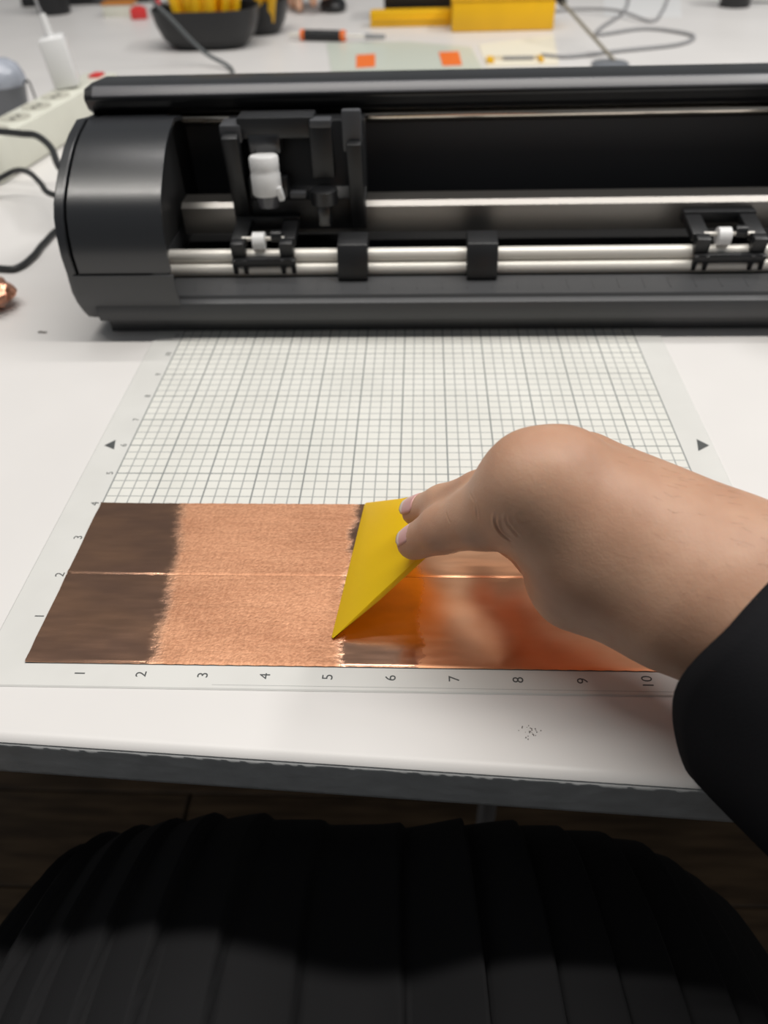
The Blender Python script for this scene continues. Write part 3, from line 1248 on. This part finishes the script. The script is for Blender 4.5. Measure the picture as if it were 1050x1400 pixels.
# ------------------------------------------------------------------ left of the machine
tag(tube('power_cable', [(-0.40, 0.640, 0.050), (-0.2900, 0.606, 0.0500), (-0.2432, 0.595, 0.050), (-0.2181, 0.5863, 0.050), (-0.2016, 0.5806, 0.0495), (-0.179, 0.5538, 0.046), (-0.150, 0.500, 0.042), (-0.105, 0.462, 0.040), (-0.045, 0.4595, 0.040)], 0.0032, M['cable_black']),
    'thick black cable highest of those left of the machine, crossing the white power strip', 'cable')
tag(tube('data_cable', [(-0.045, 0.462, 0.030), (-0.110, 0.466, 0.030), (-0.1541, 0.4763, 0.030), (-0.1767, 0.5071, 0.030), (-0.1988, 0.5381, 0.029), (-0.2180, 0.5560, 0.026), (-0.2350, 0.560, 0.020), (-0.262, 0.545, 0.008), (-0.275, 0.480, 0.0030), (-0.240, 0.405, 0.0030),
                         (-0.1725, 0.3875, 0.0028), (-0.1586, 0.390, 0.0028), (-0.1549, 0.4115, 0.0028), (-0.156, 0.4389, 0.0028), (-0.150, 0.475, 0.0028), (-0.10, 0.486, 0.0028), (-0.03, 0.485, 0.0028)], 0.0026, M['cable_black']),
    'thin black cable looping on the table beside the left end of the machine', 'cable')

# power strip
ps = thing('power_strip', (-0.26, 0.74, 0.0), 'long white power strip with round sockets lying behind the left end of the machine', 'power strip')
ROT = Matrix.Rotation(R(-7.4), 4, 'Z')


def psp(u, v, z):          # u along the strip, v across (0 = centre)
    p = ROT @ Vector((v, u, z))
    return Vector((-0.2605, 0.745, 0)) + p


box('strip_body', psp(0.0, 0.0, 0.0203), (0.043, 0.30, 0.0394), M['ivory'], ps, ROT, 0.003)
for u in (-0.105, -0.060, -0.015, 0.030, 0.075):
    if u < 0.05:
        s = lathe('socket', [(0.0160, 0.0), (0.0160, 0.0008), (0.0135, 0.0008), (0.0130, 0.0003)], psp(u, 0, 0.0399), M['socket'], ps)
        for dv in (-0.006, 0.006):
            cyl('socket_hole', psp(u + dv * 1.0, 0, 0.0400), psp(u + dv * 1.0, 0, 0.0406), 0.0030, M['hole'], s, n=12)
sw = box('switch', psp(0.128, 0.004, 0.0412), (0.013, 0.020, 0.0040), M['red'], ps, ROT, 0.0012)
sw['label'] = 'red rocker switch'

ch = thing('phone_charger', psp(0.072, -0.006, 0.040), 'white cube phone charger standing in the power strip with its cable rising', 'charger')
CR = ROT @ Matrix.Rotation(R(24), 4, 'Z') @ Matrix.Rotation(R(-6), 4, 'Y')
cb = psp(0.072, -0.006, 0.0405)
box('charger_body', cb + Vector((-0.002, 0, 0.0265)), (0.029, 0.032, 0.052), M['white'], ch, CR, 0.004)
cyl('cable_plug', cb + Vector((-0.006, 0, 0.050)), cb + Vector((-0.009, 0.001, 0.074)), 0.0048, M['white'], ch, 0.0040, 16)
tube('charger_cable', [cb + Vector(q) for q in ((-0.0088, 0.001, 0.072), (-0.012, 0.002, 0.092), (-0.010, 0.01, 0.14), (0.01, 0.03, 0.19))], 0.0019, M['grey_cable'], ch, 8)

cupb = thing('plastic_cup', (-0.352, 0.85, 0.0), 'smoky grey plastic cup with a pale clear domed lid left of the white charger', 'cup')
lathe('cup_body', [(0.0200, 0.0), (0.0215, 0.001), (0.0270, 0.036), (0.0275, 0.037)], (-0.352, 0.85, 0.0002), M['smoke_grey'], cupb)
lathe('cup_lid', [(0.0290, 0.0372), (0.0295, 0.039), (0.0285, 0.048), (0.0240, 0.058), (0.0150, 0.064), (0.0040, 0.066)], (-0.352, 0.85, 0.0002), M['clear_grey'], cupb)
tag(tube('black_cable', [(-0.322, 0.845, 0.040), (-0.3180, 0.850, 0.0400), (-0.310, 0.838, 0.022), (-0.300, 0.822, 0.006), (-0.296, 0.816, 0.0016)], 0.0013, M['cable_black'], n=8),
    'short thin black cable curving down between plastic cup and power strip', 'cable')
tag(lathe('wooden_bead', [(0.003, 0), (0.006, 0.001), (0.007, 0.005), (0.006, 0.009), (0.003, 0.010)], (-0.300, 0.800, 0.0), M['tan']),
    'small tan wooden bead lying against the power strip', 'bead')

# copper scraps at the left edge
cs = thing('copper_scrap', (-0.150, 0.325, 0.0), 'crumpled curl of scrap copper foil at the left edge, in front of the cables', 'scrap')
rs = random.Random(11)


def crumple(name, loc, rx, ry, rz, seed, m, parent):
    r = random.Random(seed)
    bm = bmesh.new()
    bmesh.ops.create_icosphere(bm, subdivisions=3, radius=1.0)
    pn = [(Vector((r.uniform(-1, 1), r.uniform(-1, 1), r.uniform(-1, 1))).normalized(), r.uniform(3, 8), r.uniform(0, 6)) for _ in range(7)]
    for v in bm.verts:
        n_ = v.co.normalized()
        f = 1 + sum(0.09 * abs(math.sin(n_.dot(a) * k + p)) for a, k, p in pn) - 0.2
        v.co = Vector((n_.x * rx * f, n_.y * ry * f, n_.z * rz * f))
    zm = min(v.co.z for v in bm.verts)
    for v in bm.verts:
        v.co += Vector(loc) - Vector((0, 0, zm - 0.0004))
    return autosmooth(bmobj(name, bm, m, parent), 12)


crumple('foil_lump', (-0.152, 0.326, 0), 0.015, 0.014, 0.008, 2, M['scrap'], cs)
V, F = [], []
for i in range(26):
    a = rs.uniform(-1.6, 1.2)
    p = Vector((-0.150 + 0.013 * math.cos(a), 0.320 + 0.014 * math.sin(a), 0.002 + rs.random() * 0.006))
    q = p + Vector((rs.uniform(0.002, 0.012), rs.uniform(-0.008, 0.006), rs.uniform(-0.001, 0.003)))
    q.z = max(q.z, 0.0006)
    V, F = merge((V, F), cyl_v(p, q, 0.00025, 0.0001, 5))
fb = pyobj('loose_fibre', V, F, M['fibre'], cs)
fb['kind'] = 'stuff'
tag(tube('paper_curl', [(-0.1035, 0.2850, 0.0006), (-0.1015, 0.2856, 0.0009), (-0.0995, 0.2850, 0.0006), (-0.0975, 0.2855, 0.0006)], 0.0005, M['fibre'], n=6),
    'tiny grey curl of waste on the white table, left of the machine base', 'scrap')
V, F = [], []
for i in range(24):
    p = Vector((0.2041 + rs.gauss(0, 0.0022), -0.0282 + rs.gauss(0, 0.0016), 0.0))
    V, F = merge((V, F), cyl_v(p, p + Vector((0, 0, 0.0002)), 0.00018 * rs.uniform(0.6, 1.6), None, 6))
sp = tag(pyobj('dust_specks', V, F, M['fibre']), 'cluster of tiny dark specks on the white table near its front edge', 'specks')
sp['kind'] = 'stuff'

# ------------------------------------------------------------------ background on the table


def bowl(loc, rx, ry, hgt, label, name='black_bowl'):
    b = thing(name, loc, label, 'bowl', 'black bowls of yellow parts')
    prof = [(0.62, 0.0), (0.70, 0.04), (0.86, 0.30), (0.95, 0.62), (1.0, 1.0), (0.965, 1.0), (0.90, 0.62), (0.80, 0.32), (0.55, 0.10), (0.0001, 0.08)]
    n = 44
    V, F = [], []
    for r, h in prof:
        for i in range(n):
            t = 2 * math.pi * i / n
            c, s_ = math.cos(t), math.sin(t)
            k = 1.0 / (abs(c) ** 3.2 + abs(s_) ** 3.2) ** (1 / 3.2)
            V.append((loc[0] + rx * r * k * c, loc[1] + ry * r * k * s_, hgt * h + 0.0002))
    for j in range(len(prof) - 1):
        for i in range(n):
            F.append((j * n + i, j * n + (i + 1) % n, (j + 1) * n + (i + 1) % n, (j + 1) * n + i))
    F.append(tuple(range(n))[::-1])
    F.append(tuple((len(prof) - 1) * n + i for i in range(n)))
    autosmooth(pyobj('bowl_shell', V, F, M['black'], b), 45)
    return b


bowl((-0.187, 1.275, 0), 0.086, 0.060, 0.056, 'larger black bowl of yellow parts, in front, under the grey cable')
bowl((-0.128, 1.385, 0), 0.058, 0.050, 0.050, 'smaller black bowl half hidden behind the larger one, yellow part over its rim')


def wedge(name, c, s, m, label, rot=(0, 0, 0), cat='plastic part'):
    """printed bracket: a block with a channel along its front"""
    w2, d2, h2 = s[0] / 2, s[1] / 2, s[2] / 2
    prof = [(-w2, -d2), (-w2 * 0.3, -d2), (-w2 * 0.25, -d2 * 0.55), (w2 * 0.25, -d2 * 0.55), (w2 * 0.3, -d2), (w2, -d2), (w2, d2), (-w2, d2)]
    o = slab(name, prof, -h2, h2, m, None, 0.0012)
    o.data.transform(Matrix.Translation(Vector(c)) @ Matrix.Rotation(rot[2], 4, 'Z') @ Matrix.Rotation(rot[1], 4, 'Y') @ Matrix.Rotation(rot[0], 4, 'X'))
    return tag(o, label, cat, 'printed parts in the black bowls')


wedge('plastic_bracket', (-0.222, 1.268, 0.052), (0.034, 0.040, 0.060), M['yellow'], 'leftmost yellow printed bracket in the larger black bowl', (0.05, -0.15, 0.2))
wedge('plastic_bracket', (-0.184, 1.262, 0.056), (0.036, 0.036, 0.064), M['yellow'], 'middle yellow printed bracket in the larger black bowl', (-0.1, 0.1, -0.1))
wedge('plastic_bracket', (-0.150, 1.275, 0.052), (0.028, 0.040, 0.056), M['yellow'], 'rightmost yellow printed bracket in the larger black bowl', (0.1, 0.2, 0.4))
wedge('plastic_bracket', (-0.165, 1.302, 0.058), (0.026, 0.030, 0.050), M['amber'], 'dark orange printed piece behind the yellow ones in the larger bowl', (0.2, 0.1, 0.9))
wedge('plastic_bracket', (-0.102, 1.352, 0.052), (0.036, 0.034, 0.052), M['yellow'], 'yellow printed bracket leaning over the rim of the smaller bowl', (0.35, 0.2, 0.1))
tag(crumple('paper_ball', (-0.146, 1.318, 0.052), 0.010, 0.010, 0.010, 5, M['white'], None), 'small white crumpled piece between the two black bowls', 'paper')
tag(crumple('paper_ball', (-0.252, 1.300, 0.050), 0.012, 0.010, 0.009, 8, M['white'], None), 'small white crumpled piece at the left rim of the larger bowl', 'paper')
for nm, c, s_, m, lb in (('red_box', (-0.386, 1.555, 0.009), (0.030, 0.026, 0.018), 'red', 'small red box nearest the larger black bowl, on its left'),
                         ('red_block', (-0.345, 1.600, 0.012), (0.040, 0.030, 0.024), 'red', 'small red block further back, behind the red box')):
    bm = bmesh.new()
    add_box(bm, c, s_, Matrix.Rotation(0.2, 4, 'Z'), 0.003)
    add_box(bm, (c[0], c[1], c[2] + s_[2] / 2), (s_[0] * .6, s_[1] * .6, 0.006), Matrix.Rotation(0.2, 4, 'Z'), 0.002)
    tag(autosmooth(bmobj(nm, bm, M[m])), lb, 'plastic cap')
pb = thing('pale_box', (-0.435, 1.60, 0), 'small pale cardboard box with a dark lid, left of the red box', 'box')
box('box_body', (-0.435, 1.60, 0.010), (0.060, 0.040, 0.020), M['ivory'], pb, bev=0.001)
box('box_lid', (-0.435, 1.60, 0.0215), (0.062, 0.042, 0.004), M['amber'], pb, bev=0.001)

mug = thing('black_mug', (-0.585, 1.64, 0), 'black mug with a small white label, at the far left of the table', 'mug')
lathe('mug_body', [(0.030, 0.0), (0.032, 0.002), (0.034, 0.09), (0.031, 0.09), (0.030, 0.006), (0.001, 0.005)], (-0.585, 1.64, 0.0002), M['black'], mug)
bm = bmesh.new()
lab_n = 9
vs = []
for zz in (0.036, 0.050):
    for i in range(lab_n):
        a = R(-125) + R(50) * i / (lab_n - 1)
        vs.append(bm.verts.new((-0.585 + 0.0346 * math.cos(a), 1.64 + 0.0346 * math.sin(a), zz)))
for i in range(lab_n - 1):
    bm.faces.new((vs[i], vs[i + 1], vs[lab_n + i + 1], vs[lab_n + i]))
lb_ = bmobj('mug_label', bm, M['white'], mug)
dc = thing('flat_case', (-0.52, 1.85, 0), 'flat dark case lying behind the black mug, cut off by the frame', 'case')
box('case_body', (-0.52, 1.845, 0.008), (0.36, 0.20, 0.0156), M['black'], dc, Matrix.Rotation(R(6), 4, 'Z'), 0.002)
box('case_clasp', (-0.52, 1.742, 0.008), (0.03, 0.006, 0.008), M['grey_plastic'], dc, Matrix.Rotation(R(6), 4, 'Z'), 0.001)

# grey cable dropping behind the machine
tag(tube('hanging_cable', [(-0.105, 1.02, 0.0026), (-0.1134, 1.072, 0.0026), (-0.128, 1.10, 0.006), (-0.1664, 1.12, 0.0221), (-0.207, 1.12, 0.0658), (-0.232, 1.12, 0.092), (-0.262, 1.12, 0.14), (-0.285, 1.12, 0.20)], 0.0028, M['dark_cable']),
    'dark grey cable dropping slantwise in front of the larger black bowl', 'cable')

# screwdriver-like craft tool
kn = thing('craft_knife', (0.02, 1.30, 0), 'slim craft tool with black grip and orange rings, right of the smaller bowl', 'craft tool')
ka, kb = Vector((-0.0602, 1.3070, 0.0085)), Vector((0.1023, 1.2700, 0.0085))
kd = (kb - ka)
f_ = lambda t: ka + kd * t
cyl('tail', f_(0.0), f_(0.13), 0.0036, M['steel'], kn, 0.0045)
cyl('orange_ring', f_(0.13), f_(0.17), 0.0083, M['orange'], kn)
cyl('grip', f_(0.17), f_(0.55), 0.0080, M['black'], kn)
cyl('orange_ring', f_(0.55), f_(0.59), 0.0083, M['orange'], kn)
cyl('shaft', f_(0.59), f_(0.84), 0.0026, M['steel'], kn)
cyl('blade_cap', f_(0.80), f_(1.0), 0.0042, M['grey_cable'], kn, 0.0034)

# pale sheet with two orange notes, cream paper
tag(slab('plastic_sheet', [(0.0315, 1.070), (0.0065, 1.2703), (0.1426, 1.2674), (0.2400, 1.2150), (0.2500, 1.060)], 0.0002, 0.0012, M['pale_green']),
    'pale green plastic sheet with orange notes, just behind the machine', 'plastic sheet')
tag(slab('sticky_note', [(0.0614, 1.1694), (0.0905, 1.1750), (0.0945, 1.088), (0.0669, 1.082)], 0.0013, 0.0020, M['orange']), 'left of the two orange notes on the pale sheet', 'sticky note', 'orange notes on the pale sheet')
tag(slab('sticky_note', [(0.1885, 1.1779), (0.2195, 1.1802), (0.2210, 1.086), (0.1930, 1.084)], 0.0013, 0.0020, M['orange']), 'right of the two orange notes on the pale sheet', 'sticky note', 'orange notes on the pale sheet')
tag(slab('paper_sheet', [(0.2530, 1.235), (0.3800, 1.300), (0.3600, 1.080), (0.2560, 1.075)], 0.0002, 0.0010, M['cream']), 'cream sheet of paper in front of the big yellow box', 'paper')
fr = thing('plastic_tray', (0.30, 1.10, 0), 'thin yellowish plastic tray on the cream paper just behind the machine', 'tray')
for c, s_ in (((0.300, 1.125, 0.0035), (0.078, 0.008, 0.005)), ((0.263, 1.108, 0.0035), (0.010, 0.026, 0.005)), ((0.337, 1.108, 0.0035), (0.006, 0.026, 0.005))):
    box('frame_bar', c, s_, M['cream'] if s_[0] > 0.05 else M['yellow'], fr, bev=0.0008)
box('frame_slot', (0.305, 1.116, 0.0035), (0.045, 0.006, 0.004), M['grey_cable'], fr, bev=0.0008)

# yellow box and bar, black slab behind
yb = thing('yellow_box', (0.30, 1.38, 0), 'big yellow plastic box near the top middle of the frame', 'box')
box('box_body', (0.299, 1.385, 0.0222), (0.172, 0.086, 0.044), M['yellow'], yb, bev=0.003)
box('box_lid', (0.299, 1.385, 0.0470), (0.176, 0.088, 0.006), M['yellow'], yb, bev=0.002)
br = thing('yellow_bar', (0.142, 1.42, 0), 'narrow yellow plastic bar left of the big yellow box', 'bar')
box('bar_body', (0.142, 1.4175, 0.0122), (0.141, 0.030, 0.024), M['yellow'], br, Matrix.Rotation(R(-1), 4, 'Z'), 0.002)
box('bar_groove', (0.142, 1.4015, 0.0122), (0.130, 0.003, 0.004), M['yellow'], br, Matrix.Rotation(R(-1), 4, 'Z'), 0.0006)
bs = thing('black_case', (0.155, 1.50, 0), 'black boxy case standing behind the yellow bar', 'case')
box('case_body', (0.155, 1.50, 0.036), (0.122, 0.090, 0.070), M['black'], bs, bev=0.003)
box('case_lid', (0.155, 1.50, 0.0725), (0.124, 0.092, 0.006), M['black_gloss'], bs, bev=0.002)

# leaning rod on its dark foot
st = thing('rod_stand', (0.430, 1.095, 0), 'thin metal rod leaning from a dark round foot, right of the yellow box', 'stand')
lathe('foot_disc', [(0.026, 0.0), (0.027, 0.001), (0.025, 0.003), (0.010, 0.005)], (0.432, 1.076, 0.0002), M['smoke_grey'], st)
cyl('rod', (0.4386, 1.078, 0.004), (0.378, 1.235, 0.056), 0.0026, M['rod'], st)
cyl('rod_joint', (0.380, 1.231, 0.0545), (0.372, 1.250, 0.0615), 0.0060, M['black'], st)

# cables at the top right
tag(tube('grey_cable', [(0.340, 1.135, 0.003), (0.3821, 1.1216, 0.003), (0.4631, 1.1547, 0.003), (0.5525, 1.1886, 0.003), (0.5926, 1.2414, 0.003), (0.5817, 1.2852, 0.003), (0.5312, 1.3232, 0.003), (0.452, 1.2818, 0.003),
                        (0.4600, 1.330, 0.003), (0.5002, 1.4164, 0.003), (0.520, 1.46, 0.0030), (0.5522, 1.5659, 0.003), (0.58, 1.70, 0.003)], 0.0027, M['grey_cable']),
    'grey cable with a wide loop on the table at the upper right', 'cable')
tag(tube('grey_cable', [(0.405, 1.510, 0.003), (0.450, 1.5067, 0.006), (0.5108, 1.4524, 0.0100), (0.5572, 1.3876, 0.003), (0.5965, 1.4783, 0.003), (0.6333, 1.5969, 0.003), (0.67, 1.72, 0.003)], 0.0027, M['grey_cable']),
    'grey cable bending in a tight hook at the very top, above the wide loop', 'cable')
tag(slab('paper_sheet', [(0.49, 1.46), (0.62, 1.43), (0.68, 1.68), (0.53, 1.70)], 0.0002, 0.0006, M['white']), 'white sheet of paper under the grey cables at the top right', 'paper')
c2 = thing('black_cup', (0.742, 1.535, 0), 'black cup at the top right corner, only its bottom in frame', 'cup')
lathe('cup_body', [(0.025, 0.0), (0.0265, 0.002), (0.029, 0.085), (0.026, 0.085), (0.024, 0.006), (0.001, 0.005)], (0.742, 1.535, 0.0002), M['black'], c2)
lathe('cup_base_ring', [(0.0262, 0.0), (0.0275, 0.001), (0.0275, 0.004), (0.0262, 0.005)], (0.742, 1.535, 0.0002), M['matte_black'], c2)
tag(tube('thin_wire', [(0.775, 1.575, 0.0015), (0.80, 1.565, 0.0015), (0.84, 1.560, 0.0015), (0.90, 1.59, 0.0015)], 0.0013, M['cable_black']), 'thin black wire right of the black cup', 'wire')

# ------------------------------------------------------------------ second person: hand on a mouse
ms = thing('computer_mouse', (-0.012, 1.600, 0), 'black computer mouse under the hand at the top of the frame', 'mouse')


def mouse_sdf(X):
    d = ell_sdf(X, (-0.012, 1.598, 0.008), (0.026, 0.042, 0.018), np.array(Matrix.Rotation(R(14), 3, 'Z')))
    return np.maximum(d, 0.0006 - X[..., 2])


sdf_obj('mouse_shell', mouse_sdf, (-0.06, 1.54, -0.006), (0.035, 1.66, 0.04), 0.0025, M['black_gloss'], ms, 1)
cyl('scroll_wheel', (-0.006, 1.572, 0.026), (0.000, 1.572, 0.026), 0.006, M['grey_plastic'], ms, n=16)
p2 = thing('person', (-0.25, 2.2, FLOOR_Z), 'person in dark sleeve across the table, only the hand on the black mouse showing', 'person')
# hand faces the viewer: fingertips towards -y
W2 = (-0.115, 1.690, 0.045)
F2 = [((-0.083, 1.622, 0.048), (-0.077, 1.582, 0.034), (-0.074, 1.563, 0.010)),
      ((-0.060, 1.624, 0.056), (-0.048, 1.574, 0.043), (-0.044, 1.548, 0.020)),
      ((-0.038, 1.630, 0.060), (-0.026, 1.578, 0.050), (-0.022, 1.550, 0.032)),
      ((-0.018, 1.640, 0.056), (-0.003, 1.590, 0.049), (0.002, 1.566, 0.035))]


def hand2_sdf(X):
    d = cone_sdf(X, W2, (-0.19, 1.80, 0.05), 0.026, 0.032)
    fing = None
    for i, (a, b, c) in enumerate(F2):
        d = smin(d, cone_sdf(X, W2, a, 0.020, 0.012), 0.016)
        f = smin(cone_sdf(X, a, b, 0.0108, 0.0092), cone_sdf(X, b, c, 0.0092, 0.0075), 0.003)
        fing = f if fing is None else smin(fing, f, 0.002)
    th = smin(cone_sdf(X, W2, (-0.098, 1.640, 0.026), 0.018, 0.012), cone_sdf(X, (-0.098, 1.640, 0.026), (-0.090, 1.598, 0.012), 0.011, 0.0085), 0.004)
    return smin(smin(d, fing, 0.007), th, 0.008)


sdf_obj('body', hand2_sdf, (-0.25, 1.53, -0.004), (0.03, 1.86, 0.10), 0.003, M['skin'], p2, 2)


def sleeve2(u, v):
    a = 2 * math.pi * u
    w_ = np.array((-0.128, 1.706, 0.045))
    e_ = np.array((-0.26, 1.93, 0.055))
    d = (e_ - w_) / np.linalg.norm(e_ - w_)
    up = np.array((0, 0, 1.0)) - d * d[2]
    sd = np.cross(d, up)
    r = 0.036 + 0.008 * v + 0.001 * math.sin(5 * a + 8 * v)
    return w_ + (e_ - w_) * v + sd * r * math.cos(a) + up * r * math.sin(a)


grid_sheet('sleeve', 40, 12, sleeve2, M['knit'], p2, 0.002, closed_u=True)
